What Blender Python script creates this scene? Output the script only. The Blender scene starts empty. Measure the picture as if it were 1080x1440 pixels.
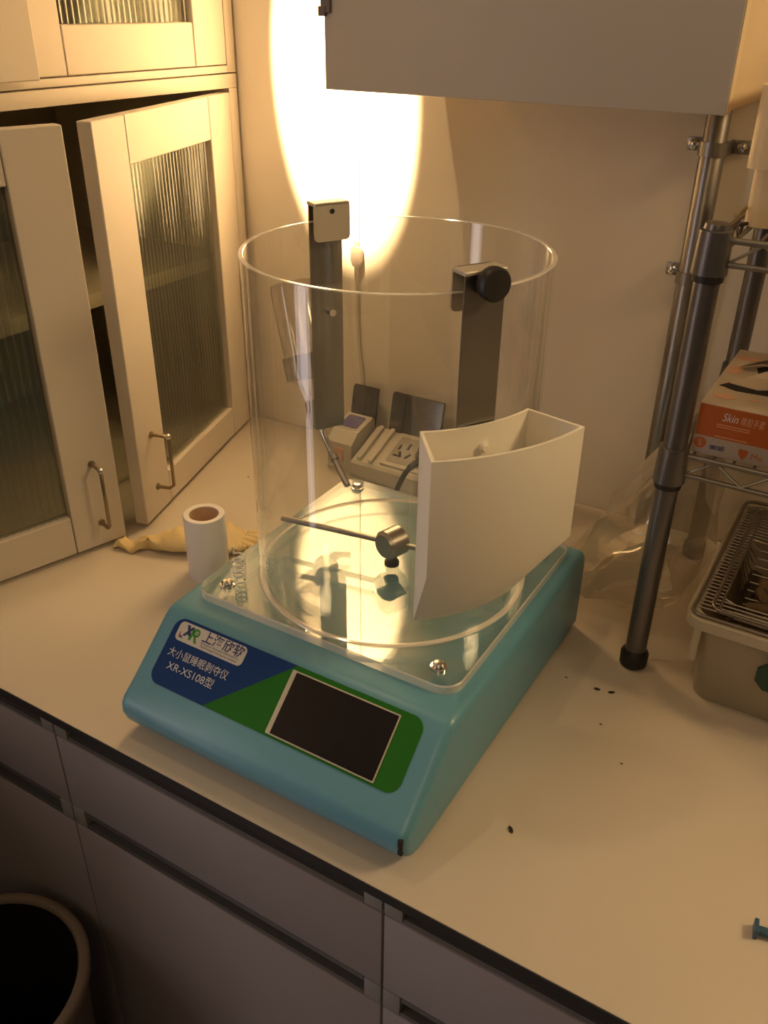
import bpy, bmesh, math, random
from mathutils import Vector, Matrix, noise

random.seed(7)
scene = bpy.context.scene
COL = scene.collection
PI = math.pi
R = math.radians

# ------------------------------------------------------------------ camera
F_PX = 1243.1
YAW, PITCH, ROLL = R(-30.71), R(30.058), R(0.713)
cam_d = bpy.data.cameras.new('camera')
cam = bpy.data.objects.new('camera', cam_d)
COL.objects.link(cam)
scene.camera = cam
fw = Vector((math.sin(YAW)*math.cos(PITCH), math.cos(YAW)*math.cos(PITCH), -math.sin(PITCH)))
rt = Vector((math.cos(YAW), -math.sin(YAW), 0))
up = rt.cross(fw)
r2 = math.cos(ROLL)*rt + math.sin(ROLL)*up
u2 = -math.sin(ROLL)*rt + math.cos(ROLL)*up
M = Matrix((r2, u2, -fw)).transposed().to_4x4()
M.translation = Vector((0.426, -0.736, 0.690))
cam.matrix_world = M
cam_d.sensor_fit = 'VERTICAL'
cam_d.sensor_height = 36.0
cam_d.lens = F_PX*36.0/1440.0
cam_d.clip_start = 0.02

# ------------------------------------------------------------------ world, lights, exposure
world = bpy.data.worlds.new('room_air')
scene.world = world
world.use_nodes = True
bg = world.node_tree.nodes['Background']
bg.inputs[0].default_value = (1.0, 0.80, 0.66, 1)
bg.inputs[1].default_value = 0.012

LAMP_POS = Vector((-0.474, -0.212, 1.827))
LAMP_AIM = Vector((-0.379, 0.480, 0.615))
spot_d = bpy.data.lights.new('lamp_light', 'SPOT')
spot_d.energy = 2600.0
spot_d.color = (1.0, 0.68, 0.33)
spot_d.spot_size = R(11.0)
spot_d.spot_blend = 0.42
spot_d.shadow_soft_size = 0.004
spot = bpy.data.objects.new('lamp_light', spot_d)
COL.objects.link(spot)
spot.location = LAMP_POS
spot.rotation_euler = (LAMP_AIM-LAMP_POS).to_track_quat('-Z', 'Y').to_euler()

spill_d = bpy.data.lights.new('lamp_spill', 'SPOT')
spill_d.energy = 9.0
spill_d.color = (1.0, 0.68, 0.33)
spill_d.spot_size = R(165)
spill_d.spot_blend = 0.6
spill_d.shadow_soft_size = 0.03
spill = bpy.data.objects.new('lamp_spill', spill_d)
COL.objects.link(spill)
spill.location = LAMP_POS + (LAMP_AIM-LAMP_POS).normalized()*0.012
spill.rotation_euler = spot.rotation_euler

field_d = bpy.data.lights.new('lamp_field', 'SPOT')
field_d.energy = 45.0
field_d.color = (1.0, 0.68, 0.33)
field_d.spot_size = R(22)
field_d.spot_blend = 1.0
field_d.shadow_soft_size = 0.03
field = bpy.data.objects.new('lamp_field', field_d)
COL.objects.link(field)
field.location = spill.location
field.rotation_euler = spot.rotation_euler

day_d = bpy.data.lights.new('doorway_daylight', 'AREA')
day_d.shape = 'RECTANGLE'
day_d.size, day_d.size_y = 0.40, 1.84
day_d.energy = 8.0
day_d.color = (1.0, 0.87, 0.86)
day = bpy.data.objects.new('doorway_daylight', day_d)
COL.objects.link(day)
day.location = (-0.992, -1.30, 0.18)
day.rotation_euler = (R(90), 0, R(-90))

front_d = bpy.data.lights.new('front_fill_light', 'AREA')  # added warm fill from the room side, brightens cup, wall and cupboard front
front_d.shape = 'RECTANGLE'
front_d.size, front_d.size_y = 0.8, 0.8
front_d.energy = 5.5
front_d.color = (1.0, 0.68, 0.36)
front = bpy.data.objects.new('front_fill_light', front_d)
COL.objects.link(front)
front.location = (0.80, -1.8, 1.45)
front.rotation_euler = (Vector((0.1, 0.3, 0.3))-front.location).to_track_quat('-Z', 'Y').to_euler()

side_d = bpy.data.lights.new('side_lamp', 'AREA')
side_d.shape = 'RECTANGLE'
side_d.size, side_d.size_y = 0.4, 0.25
side_d.energy = 12.5
side_d.color = (1.0, 0.68, 0.33)
side = bpy.data.objects.new('side_lamp', side_d)
COL.objects.link(side)
side.location = (1.34, 0.34, 1.24)
side.rotation_euler = (Vector((0.0, 0.1, 0.2))-side.location).to_track_quat('-Z', 'Y').to_euler()

scene.view_settings.view_transform = 'Standard'
scene.view_settings.look = 'None'
scene.view_settings.gamma = 1.0
scene.view_settings.use_curve_mapping = False
scene.view_settings.exposure = 0.0
scene.cycles.transparent_max_bounces = 24
scene.cycles.max_bounces = 12
scene.cycles.sample_clamp_indirect = 60.0
scene.cycles.diffuse_bounces = 5

# ------------------------------------------------------------------ materials
MATS = {}

def mat(name, col, rough=0.5, metal=0.0, noise_amt=0.0, noise_scale=20.0, bump=0.0, bump_scale=200.0,
        spec=0.5, sub=0.0, trans=0.0):
    if name in MATS:
        return MATS[name]
    m = bpy.data.materials.new(name)
    m.use_nodes = True
    nt = m.node_tree
    b = nt.nodes['Principled BSDF']
    b.inputs['Base Color'].default_value = (*col, 1)
    b.inputs['Roughness'].default_value = rough
    b.inputs['Metallic'].default_value = metal
    b.inputs['Specular IOR Level'].default_value = spec
    tc = nt.nodes.new('ShaderNodeTexCoord')
    if noise_amt > 0:
        nz = nt.nodes.new('ShaderNodeTexNoise')
        nz.inputs['Scale'].default_value = noise_scale
        nz.inputs['Detail'].default_value = 4
        nt.links.new(tc.outputs['Object'], nz.inputs['Vector'])
        mx = nt.nodes.new('ShaderNodeMix')
        mx.data_type = 'RGBA'
        mx.inputs[6].default_value = (*[c*(1-noise_amt) for c in col], 1)
        mx.inputs[7].default_value = (*[min(1, c*(1+noise_amt)) for c in col], 1)
        nt.links.new(nz.outputs['Fac'], mx.inputs[0])
        nt.links.new(mx.outputs[2], b.inputs['Base Color'])
    if bump > 0:
        nb = nt.nodes.new('ShaderNodeTexNoise')
        nb.inputs['Scale'].default_value = bump_scale
        nt.links.new(tc.outputs['Object'], nb.inputs['Vector'])
        bp = nt.nodes.new('ShaderNodeBump')
        bp.inputs['Strength'].default_value = bump
        bp.inputs['Distance'].default_value = 0.001
        nt.links.new(nb.outputs['Fac'], bp.inputs['Height'])
        nt.links.new(bp.outputs['Normal'], b.inputs['Normal'])
    if sub > 0:
        b.inputs['Subsurface Weight'].default_value = sub
        b.inputs['Subsurface Scale'].default_value = 0.01
    MATS[name] = m
    return m

def clear(name, tint, base=0.04, rough=0.03, power=5.0, gain=0.9, haze=0.0, hazecol=(.8, .8, .8), bump=0.0, bscale=30):
    """clear plastic sheet: see-through with an edge-on mirror gloss and a little haze"""
    if name in MATS:
        return MATS[name]
    m = bpy.data.materials.new(name)
    m.use_nodes = True
    nt = m.node_tree
    nt.nodes.remove(nt.nodes['Principled BSDF'])
    out = nt.nodes['Material Output']
    tr = nt.nodes.new('ShaderNodeBsdfTransparent')
    tr.inputs[0].default_value = (*tint, 1)
    gl = nt.nodes.new('ShaderNodeBsdfGlossy')
    gl.inputs['Roughness'].default_value = rough
    gl.inputs['Color'].default_value = (1, 1, 1, 1)
    lw = nt.nodes.new('ShaderNodeLayerWeight')
    lw.inputs['Blend'].default_value = 0.5
    pw = nt.nodes.new('ShaderNodeMath'); pw.operation = 'POWER'
    pw.inputs[1].default_value = power
    nt.links.new(lw.outputs['Facing'], pw.inputs[0])
    ma = nt.nodes.new('ShaderNodeMath'); ma.operation = 'MULTIPLY_ADD'
    ma.inputs[1].default_value = gain
    ma.inputs[2].default_value = base
    nt.links.new(pw.outputs[0], ma.inputs[0])
    base_sh = tr
    if haze > 0:
        df = nt.nodes.new('ShaderNodeBsdfDiffuse')
        df.inputs[0].default_value = (*hazecol, 1)
        mh = nt.nodes.new('ShaderNodeMixShader')
        mh.inputs[0].default_value = haze
        nt.links.new(tr.outputs[0], mh.inputs[1])
        nt.links.new(df.outputs[0], mh.inputs[2])
        base_sh = mh
    mx = nt.nodes.new('ShaderNodeMixShader')
    nt.links.new(ma.outputs[0], mx.inputs[0])
    nt.links.new(base_sh.outputs[0], mx.inputs[1])
    nt.links.new(gl.outputs[0], mx.inputs[2])
    nt.links.new(mx.outputs[0], out.inputs[0])
    if bump > 0:
        tc = nt.nodes.new('ShaderNodeTexCoord')
        nb = nt.nodes.new('ShaderNodeTexNoise')
        nb.inputs['Scale'].default_value = bscale
        nt.links.new(tc.outputs['Object'], nb.inputs['Vector'])
        bp = nt.nodes.new('ShaderNodeBump')
        bp.inputs['Strength'].default_value = bump
        bp.inputs['Distance'].default_value = 0.01
        nt.links.new(nb.outputs['Fac'], bp.inputs['Height'])
        nt.links.new(bp.outputs['Normal'], gl.inputs['Normal'])
    MATS[name] = m
    return m

m_wall = mat('wall_paint', (.78, .71, .62), .85, noise_amt=.03, noise_scale=3, bump=.15, bump_scale=60)
m_floor = mat('floor_vinyl', (.30, .28, .27), .5, noise_amt=.08, noise_scale=8)
m_ceil = mat('ceiling_paint', (.7, .68, .64), .9)
m_top = mat('worktop_laminate', (.60, .54, .46), .42, noise_amt=.05, noise_scale=5, bump=.05, bump_scale=300, spec=.35)
m_edge = mat('worktop_core', (.012, .011, .012), .6)
m_drawer = mat('drawer_laminate', (.25, .225, .24), .55, noise_amt=.03, noise_scale=4)
m_alu = mat('dull_aluminium', (.16, .155, .16), .45, .6)
m_aluend = mat('channel_end_grey', (.24, .235, .24), .5, .2)
m_gap = mat('dark_gap', (.02, .018, .018), .8)
m_cab = mat('cabinet_cream_paint', (.64, .58, .50), .5, noise_amt=.02, noise_scale=6, bump=.04)
m_cabdark = mat('cabinet_joint', (.13, .11, .09), .8)
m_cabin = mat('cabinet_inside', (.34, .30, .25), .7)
m_rib = clear('ribbed_glass', (.66, .68, .60), .06, .07, 3.0, .6, haze=.07, hazecol=(.45, .46, .40))
m_brass = mat('worn_brass', (.34, .27, .17), .35, .9)
m_chrome = mat('chrome', (.72, .70, .67), .16, 1.0)
m_steel = mat('brushed_steel', (.44, .42, .39), .32, 1.0, bump=.05, bump_scale=400)
m_hook_refl = mat('hook_bench_reflection', (.60, .55, .47), .5, .55, bump=.05, bump_scale=300)  # bench reflection put into the hook's beige colour
m_steeldk = mat('dull_steel', (.30, .285, .265), .38, 1.0, bump=.05, bump_scale=300)
m_post = mat('grey_post_coating', (.17, .16, .165), .35, .75, bump=.05)
m_black = mat('black_plastic', (.018, .016, .016), .45)
m_blue = mat('housing_blue', (.12, .325, .45), .34, noise_amt=.02, noise_scale=40, bump=.06, bump_scale=600)
m_feet = mat('rubber_feet', (.02, .02, .02), .8)
m_acr = clear('clear_acrylic', (.985, .985, .975), .05, .015, 5.0, .75, haze=.012, hazecol=(.9, .88, .82))
m_acrp = clear('clear_acrylic_plate', (.93, .96, .95), .11, .015, 5.0, .8, haze=.035, hazecol=(.6, .8, .74))
m_acre = clear('acrylic_cut_edge', (.9, .88, .82), .16, .12, 4.0, .5, haze=.55, hazecol=(.95, .93, .88))
m_labblue = mat('label_blue', (.010, .045, .19), .5, spec=.15)
m_labgreen = mat('label_green', (.020, .155, .014), .5, spec=.15)
m_labwhite = mat('label_white', (.62, .60, .56), .45)
m_inkblue = mat('ink_dark_blue', (.02, .035, .14), .5)
m_inkgreen = mat('ink_green', (.04, .30, .04), .5)
m_inkred = mat('ink_red', (.5, .03, .03), .5)
m_inkwhite = mat('ink_white', (.66, .68, .72), .5)
m_screen = mat('screen_glass', (.012, .010, .011), .16)
m_bezel = mat('screen_bezel', (.55, .52, .42), .4)
m_cup = mat('cup_white_plastic', (.90, .86, .77), .55, sub=0, bump=.06, bump_scale=250)
_nt = m_cup.node_tree
_tl = _nt.nodes.new('ShaderNodeBsdfTranslucent'); _tl.inputs[0].default_value = (.9, .84, .70, 1)
_mx = _nt.nodes.new('ShaderNodeMixShader'); _mx.inputs[0].default_value = .10
_nt.links.new(_nt.nodes['Principled BSDF'].outputs[0], _mx.inputs[1])
_nt.links.new(_tl.outputs[0], _mx.inputs[2])
_nt.links.new(_mx.outputs[0], _nt.nodes['Material Output'].inputs[0])
m_tube = mat('white_tube_plastic', (.74, .72, .72), .5)
m_tubein = mat('tube_inside_board', (.55, .40, .27), .8)
m_glove = mat('latex_yellow', (.70, .56, .29), .6, noise_amt=.1, noise_scale=60, bump=.4, bump_scale=150)
m_glovep = mat('latex_pale', (.74, .66, .50), .6)
m_spring = mat('spring_wire', (.85, .83, .80), .35, .35)
m_bottle = clear('clear_bottle', (.86, .84, .81), .07, .06, 3.0, .7, haze=.10, hazecol=(.8, .68, .58))
m_cap = clear('bottle_stopper', (.7, .66, .6), .05, .3, 4.0, .4, haze=.5, hazecol=(.50, .42, .34))
m_clip = clear('clip_plastic', (.62, .58, .54), .06, .1, 3.0, .6, haze=.15, hazecol=(.3, .26, .24))
m_outlet = mat('outlet_white', (.62, .58, .51), .45)
m_outletdk = mat('outlet_recess', (.40, .36, .31), .6)
m_smoke = clear('smoked_cover', (.16, .145, .14), .06, .12, 4.0, .5, haze=.35, hazecol=(.12, .10, .09))
m_bluewin = mat('blue_window', (.16, .14, .34), .2)
m_wcab = mat('wall_cabinet_grey', (.55, .51, .46), .55, noise_amt=.02, noise_scale=5)
m_wcabe = mat('wall_cabinet_edge', (.62, .50, .34), .5)
m_hinge = mat('hinge_brown', (.16, .13, .11), .5, .4)
m_card = mat('glove_card', (.58, .49, .38), .7, noise_amt=.05, noise_scale=30)
m_orange = mat('glove_orange', (.44, .105, .022), .6)
m_cardw = mat('glove_white_band', (.40, .35, .33), .65)
m_pale = mat('glove_pale_print', (.72, .42, .28), .6)
m_cage = clear('cage_polypropylene', (.70, .62, .50), .05, .25, 4.0, .4, haze=.72, hazecol=(.47, .40, .30))
m_cagerim = mat('cage_rim_plastic', (.48, .42, .32), .4)
m_wire = mat('cage_wire', (.30, .26, .22), .35, .9)
m_bed = mat('bedding_brown', (.10, .07, .045), .95, noise_amt=.5, noise_scale=90, bump=.8, bump_scale=160)
m_pellet = mat('food_pellet_brown', (.24, .165, .09), .9, noise_amt=.25, noise_scale=120, bump=.5, bump_scale=300)
m_green = mat('dark_green_plastic', (.015, .05, .035), .5)
m_bin = mat('storage_cream_plastic', (.74, .60, .38), .45, sub=.2)
m_bag = clear('clear_bag_film', (.90, .87, .81), .13, .07, 3.0, .7, haze=.15, hazecol=(.6, .54, .43), bump=.10, bscale=25)
m_pipe = mat('pipe_steel', (.30, .285, .27), .34, 1.0, bump=.08, bump_scale=90)
m_trash = mat('trash_beige', (.15, .115, .09), .55)
m_trashin = mat('trash_bag_black', (.008, .007, .008), .9, spec=.1)
m_plunger = mat('blue_plastic', (.03, .09, .17), .4)
m_crumb = mat('dark_crumb', (.03, .022, .016), .9)
m_cable = mat('cable_pale', (.55, .47, .42), .5)
m_cablecord = mat('cable_cord_pale', (.62, .55, .48), .5)
m_shade = mat('lamp_shade_metal', (.25, .24, .22), .4, .7)
m_sheen = mat('stick_wood', (.45, .33, .18), .6)
m_bulb = mat('bulb_glass', (.9, .85, .7), .3)
bn = m_bulb.node_tree.nodes['Principled BSDF']
bn.inputs['Emission Color'].default_value = (1, .75, .42, 1)
bn.inputs['Emission Strength'].default_value = 4.0

# ------------------------------------------------------------------ mesh helpers
def link(name, bm, material, parent=None, smooth=None, mats=None):
    bmesh.ops.recalc_face_normals(bm, faces=bm.faces[:])
    me = bpy.data.meshes.new(name)
    bm.to_mesh(me)
    bm.free()
    for m in (mats or [material]):
        me.materials.append(m)
    if smooth:
        for p in me.polygons:
            p.use_smooth = True
        me.set_sharp_from_angle(angle=R(smooth))
    o = bpy.data.objects.new(name, me)
    COL.objects.link(o)
    if parent:
        o.parent = parent
    return o

def tag(o, label, cat=None, group=None, kind=None):
    o['label'] = label
    if cat: o['category'] = cat
    if group: o['group'] = group
    if kind: o['kind'] = kind
    return o

def thing(name, label, cat, loc=(0, 0, 0), rz=0, group=None):
    o = bpy.data.objects.new(name, None)
    COL.objects.link(o)
    o.empty_display_size = 0.02
    o.location = loc
    o.rotation_euler = (0, 0, rz)
    return tag(o, label, cat, group)

def box(bm, x0, x1, y0, y1, z0, z1, bev=0.0, seg=2, M=None):
    vs = bmesh.ops.create_cube(bm, size=1)['verts']
    for v in vs:
        v.co = Vector((x0+(v.co.x+.5)*(x1-x0), y0+(v.co.y+.5)*(y1-y0), z0+(v.co.z+.5)*(z1-z0)))
    if bev > 0:
        es = list({e for v in vs for e in v.link_edges})
        r = bmesh.ops.bevel(bm, geom=es, offset=bev, segments=seg, affect='EDGES', profile=.5)
        vs = list({v for f in r['faces'] for v in f.verts} | {v for v in vs if v.is_valid})
    if M is not None:
        for v in vs:
            v.co = M @ v.co
    return vs

def prism(bm, pts, z0, z1, M=None, mi=0, side_mi=None):
    """extrude a 2-D outline between two heights; M places it"""
    a = [Vector((x, y, z0)) for x, y in pts]
    b = [Vector((x, y, z1)) for x, y in pts]
    if M is not None:
        a = [M @ v for v in a]; b = [M @ v for v in b]
    va = [bm.verts.new(v) for v in a]
    vb = [bm.verts.new(v) for v in b]
    n = len(pts)
    f = bm.faces.new(va[::-1]); f.material_index = mi
    f = bm.faces.new(vb); f.material_index = mi
    for i in range(n):
        f = bm.faces.new((va[i], va[(i+1) % n], vb[(i+1) % n], vb[i]))
        f.material_index = mi if side_mi is None else side_mi

def rrect(x0, x1, y0, y1, r, n=5):
    out = []
    for cx, cy, a in ((x1-r, y1-r, 0), (x0+r, y1-r, 90), (x0+r, y0+r, 180), (x1-r, y0+r, 270)):
        for i in range(n+1):
            t = R(a+90*i/n)
            out.append((cx+r*math.cos(t), cy+r*math.sin(t)))
    return out

def lathe(bm, prof, n=48, M=None, close=False, mi=None, caps=(True, True)):
    """revolve (radius, height) points about z"""
    rings = []
    for r, z in prof:
        ring = []
        for i in range(n):
            t = 2*PI*i/n
            v = Vector((r*math.cos(t), r*math.sin(t), z))
            ring.append(bm.verts.new(M @ v if M is not None else v))
        rings.append(ring)
    k = len(rings)
    for j in range(k if close else k-1):
        a, b = rings[j], rings[(j+1) % k]
        for i in range(n):
            f = bm.faces.new((a[i], a[(i+1) % n], b[(i+1) % n], b[i]))
            if mi: f.material_index = mi[j]
    if not close:
        if prof[0][0] > 1e-6 and caps[0]: bm.faces.new(rings[0][::-1])
        if prof[-1][0] > 1e-6 and caps[1]: bm.faces.new(rings[-1])
    return rings

def frame_from(d):
    d = d.normalized()
    h = Vector((0, 0, 1)) if abs(d.z) < .9 else Vector((1, 0, 0))
    x = d.cross(h).normalized()
    return x, d.cross(x).normalized()

def tube(bm, pts, r, n=8, caps=True):
    pts = [Vector(p) for p in pts]
    rs = r if isinstance(r, (list, tuple)) else [r]*len(pts)
    rings = []
    x0 = None
    for i, p in enumerate(pts):
        d = (pts[min(i+1, len(pts)-1)]-pts[max(i-1, 0)])
        if x0 is None:
            x, y = frame_from(d)
        else:
            dd = d.normalized()
            x = (x0-dd*x0.dot(dd)).normalized()
            y = dd.cross(x)
        x0 = x
        rings.append([bm.verts.new(p+rs[i]*(math.cos(2*PI*k/n)*x+math.sin(2*PI*k/n)*y)) for k in range(n)])
    for a, b in zip(rings, rings[1:]):
        for k in range(n):
            bm.faces.new((a[k], a[(k+1) % n], b[(k+1) % n], b[k]))
    if caps:
        bm.faces.new(rings[0][::-1]); bm.faces.new(rings[-1])

def cyl_between(bm, p, q, r, n=16):
    tube(bm, [p, q], r, n)

def smoothpath(pts, k=6):
    pts = [Vector(p) for p in pts]
    out = []
    for i in range(len(pts)-1):
        p0 = pts[max(i-1, 0)]; p1 = pts[i]; p2 = pts[i+1]; p3 = pts[min(i+2, len(pts)-1)]
        for j in range(k):
            t = j/k
            out.append(.5*((2*p1)+(p2-p0)*t+(2*p0-5*p1+4*p2-p3)*t*t+(3*p1-p0-3*p2+p3)*t**3))
    out.append(pts[-1])
    return out

def new():
    return bmesh.new()

def part(name, material, parent, fn, smooth=None, mats=None):
    bm = new(); fn(bm)
    return link(name, bm, material, parent, smooth, mats)

def boxpart(name, material, parent, *a, bev=0.0, seg=2, smooth=None):
    bm = new(); box(bm, *a, bev=bev, seg=seg)
    return link(name, bm, material, parent, smooth or (40 if bev else None))

def text_part(name, body, size, material, parent, Mx, align='LEFT', sx=1.0, shear=0.0, fit=None, bold=0.0):
    cu = bpy.data.curves.new('tmp_text', 'FONT')
    cu.body = body
    cu.size = size
    cu.align_x = align
    cu.shear = shear
    cu.offset = bold
    o = bpy.data.objects.new('tmp_text', cu)
    COL.objects.link(o)
    dg = bpy.context.evaluated_depsgraph_get()
    dg.update()
    me = bpy.data.meshes.new_from_object(o.evaluated_get(dg))
    bpy.data.objects.remove(o)
    xs = [v.co.x for v in me.vertices]
    if fit and xs:
        sx = fit/(max(xs)-min(xs))
    x0 = min(xs) if xs else 0
    for v in me.vertices:
        v.co = Mx @ Vector(((v.co.x-(x0 if fit else 0))*sx, v.co.y, v.co.z))
    me.name = name
    me.materials.clear()
    me.materials.append(material)
    ob = bpy.data.objects.new(name, me)
    COL.objects.link(ob)
    ob.parent = parent
    return ob

# ------------------------------------------------------------------ room
ZF = -0.76
YW = 0.48
def struct(name, material, *a):
    o = boxpart(name, material, None, *a)
    o['kind'] = 'structure'
    return o
tag(struct('floor', m_floor, -3.0, 3.0, -4.0, YW+.1, ZF-.05, ZF), 'grey vinyl floor below the bench')
tag(struct('wall_back', m_wall, -1.1, 3.0, YW, YW+.1, ZF, 1.94), 'beige painted wall behind the bench')
tag(struct('wall_left', m_wall, -1.1, -1.0, -4.0, YW, ZF, 1.94), 'beige painted wall behind the glass cabinet')
tag(struct('ceiling', m_ceil, -1.1, 3.0, -4.0, YW+.1, 1.94, 2.0), 'pale ceiling above the bench')

dr = bpy.data.objects.new('added_door_frame', None)  # frame added to dress the daylight panel; the wall behind is solid
COL.objects.link(dr)
tag(dr, 'added door frame on the solid left wall around the daylight panel', kind='structure')
boxpart('jamb', m_ceil, dr, -1.0, -.97, -1.585, -1.535, ZF, 1.15)
boxpart('jamb', m_ceil, dr, -1.0, -.97, -1.065, -1.015, ZF, 1.15)
boxpart('head', m_ceil, dr, -1.0, -.97, -1.585, -1.015, 1.15, 1.21)

# ------------------------------------------------------------------ worktop and base units
YB = -0.293
wt = thing('worktop', 'cream laboratory worktop with thin black edge under everything', 'worktop')
Lpoly = [(-1.0, YW-.002), (-1.0, -.85), (-.545, -.85), (-.545, YB), (1.35, YB), (1.35, YW-.002)]
part('core', m_edge, wt, lambda bm: prism(bm, Lpoly, -.0125, -.0012))
Ltop = [(-1.0, YW-.002), (-1.0, -.85), (-.5465, -.85), (-.5465, YB+.0012), (1.35, YB+.0012), (1.35, YW-.002)]
part('laminate_surface', m_top, wt, lambda bm: prism(bm, Ltop, -.0012, 0))

ULAB = ['grey drawer unit at far left below the worktop, behind the bin',
        'grey drawer unit below the worktop in front of the blue device',
        'grey drawer unit below the worktop right of the seam in the foreground',
        'grey drawer unit below the worktop at the far right end']
def base_unit(x0, x1, label):
    u = thing('drawer_unit', label, 'drawer unit', ((x0+x1)/2, YB+.3, ZF), 0, 'drawer units under the worktop')
    w = (x1-x0)/2
    H = -.0135-ZF                 # local z of unit top
    yf = -.3+.010                 # local y of the drawer faces
    g = .0012
    def z(v): return v-ZF
    boxpart('carcass', m_gap, u, -w+g, w-g, yf+.03, .46, .08, H)
    boxpart('plinth', m_edge, u, -w+g, w-g, yf+.07, .4, 0, .08)
    for zt, zb, nm in ((-.047, -.160, 'drawer'), (-.193, -.66, 'door')):
        boxpart(nm, m_drawer, u, -w+g, w-g, yf, yf+.018, z(zb), z(zt), bev=.0015)
    for zt in (-.0145, -.1615):
        def ch(bm):
            box(bm, -w+.022, w-.022, yf+.014, yf+.029, z(zt-.030), z(zt))
            box(bm, -w+.022, w-.022, yf+.001, yf+.014, z(zt-.030), z(zt-.024))
            box(bm, -w+.022, w-.022, yf+.001, yf+.014, z(zt-.007), z(zt))
        c = part('finger_pull', m_alu, u, ch)
        for s in (-1, 1):
            xa, xb = (s*w-s*g, s*w-s*.021)
            boxpart('end_cap', m_aluend, c, min(xa, xb), max(xa, xb), yf, yf+.029, z(zt-.030), z(zt), bev=.001)
    return u
for i, (a, b) in enumerate(((-.545, -.280), (-.280, .161), (.161, .602), (.602, 1.043))):
    base_unit(a, b, ULAB[i])

# base panel of the side bench under the glass cabinet
sb = thing('side_bench_base', 'grey panelled base of the side bench below the glass cabinet', 'bench base', (-.78, -.56, ZF))
boxpart('carcass', m_drawer, sb, -.21, .21, -.27, .25, .08, -.0135-ZF, bev=.002)
boxpart('plinth', m_edge, sb, -.2, .18, -.26, .25, 0, .08)

# ------------------------------------------------------------------ blue device
dev = thing('sleep_deprivation_device', 'blue laboratory apparatus with tall clear acrylic cylinder and slanted control panel', 'lab device')
ZP = 0.129          # top of acrylic plate
ZH = 0.119          # top of blue housing
S0 = Vector((0, -.183, ZH)); N0 = Vector((0, -.258, .055))
prof = [(-.225, .0055), (-.245, .0065), (-.2575, .0115), (-.2665, .0210), (-.2708, .0330), (-.2700, .0440), (-.2645, .0515)]
for t in (.1, .3, .5, .7, .9):
    prof.append((N0.y+(S0.y-N0.y)*t, N0.z+(S0.z-N0.z)*t))
prof += [(-.1875, .1146), (-.183, .1176), (-.176, .1188), (-.165, ZH), (.0, ZH), (.150, ZH), (.162, .1175), (.1695, .112), (.173, .100), (.173, .05), (.172, .0055)]
def offset_poly(pts, d):
    n = len(pts); out = []
    for i in range(n):
        a, b, c = Vector(pts[i-1]), Vector(pts[i]), Vector(pts[(i+1) % n])
        e1 = (b-a).normalized(); e2 = (c-b).normalized()
        n1 = Vector((e1.y, -e1.x)); n2 = Vector((e2.y, -e2.x))
        nn = (n1+n2)
        nn = nn/max(nn.length_squared, .3)*2 if nn.length > 1e-6 else n1
        out.append((b.x+nn.x*d, b.y+nn.y*d))
    return out
def housing(bm):
    RR, HW = .010, .176
    secs = []
    for i in range(6):
        t = R(90*i/5)
        secs.append((-(HW-RR+RR*math.cos(t)), RR*(1-math.sin(t))))
    secs = secs + [(-x, o) for x, o in secs[::-1]]
    rings = []
    # profile is clockwise seen from +x: outward offset is positive d
    for x, o in secs:
        pp = offset_poly(prof, o)
        rings.append([bm.verts.new((x, y, z)) for y, z in pp])
    n = len(prof)
    for a, b in zip(rings, rings[1:]):
        for i in range(n):
            bm.faces.new((a[i], a[(i+1) % n], b[(i+1) % n], b[i]))
    bm.faces.new(rings[0]); bm.faces.new(rings[-1][::-1])
part('housing', m_blue, dev, housing, smooth=50)
for x in (-.14, .14):
    for y in (-.21, .14):
        part('rubber_foot', m_feet, dev, lambda bm: lathe(bm, [(.013, 0), (.015, .0075)], 20, Matrix.Translation((x, y, 0))))
# small dark mark at the lower right front corner
part('corner_mark', m_gap, dev, lambda bm: box(bm, .1668, .1722, -.2706, -.2600, .026, .046, bev=.0018))

# control panel: local frame on the slope, u along x, v up the slope
sl = (S0-N0).normalized()
nrm = Vector((1, 0, 0)).cross(sl).normalized()
if nrm.z < 0: nrm = -nrm
def slope_m(u, v, h):
    """matrix mapping (x, y, z) on the panel: origin u along x, v measured DOWN from the shoulder"""
    o = S0 - sl*v + Vector((u, 0, 0)) + nrm*h
    Mm = Matrix((Vector((1, 0, 0)), sl, nrm)).transposed().to_4x4()
    Mm.translation = o
    return Mm
PM = slope_m(0, 0, 0)
def clip_poly(pts, a, b, keep):
    """keep the side of line a->b where cross*keep >= 0"""
    def side(p): return keep*((b[0]-a[0])*(p[1]-a[1])-(b[1]-a[1])*(p[0]-a[0]))
    out = []
    for i in range(len(pts)):
        p, q = pts[i], pts[(i+1) % len(pts)]
        sp, sq = side(p), side(q)
        if sp >= 0: out.append(p)
        if sp*sq < 0:
            t = sp/(sp-sq)
            out.append((p[0]+(q[0]-p[0])*t, p[1]+(q[1]-p[1])*t))
    return out
outline = rrect(-.1535, .1505, -.0815, -.0075, .013, 6)
dT, dB = (.006, -.0055), (-.080, -.0835)
lab = part('control_panel_label', m_labblue, dev, lambda bm: prism(bm, clip_poly(outline, dT, dB, -1), .0, .0008, PM))
tag(lab, 'dark blue printed panel with white Chinese lettering')
g = part('green_field', m_labgreen, lab, lambda bm: prism(bm, clip_poly(outline, dT, dB, 1), .0, .0008, PM))
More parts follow.
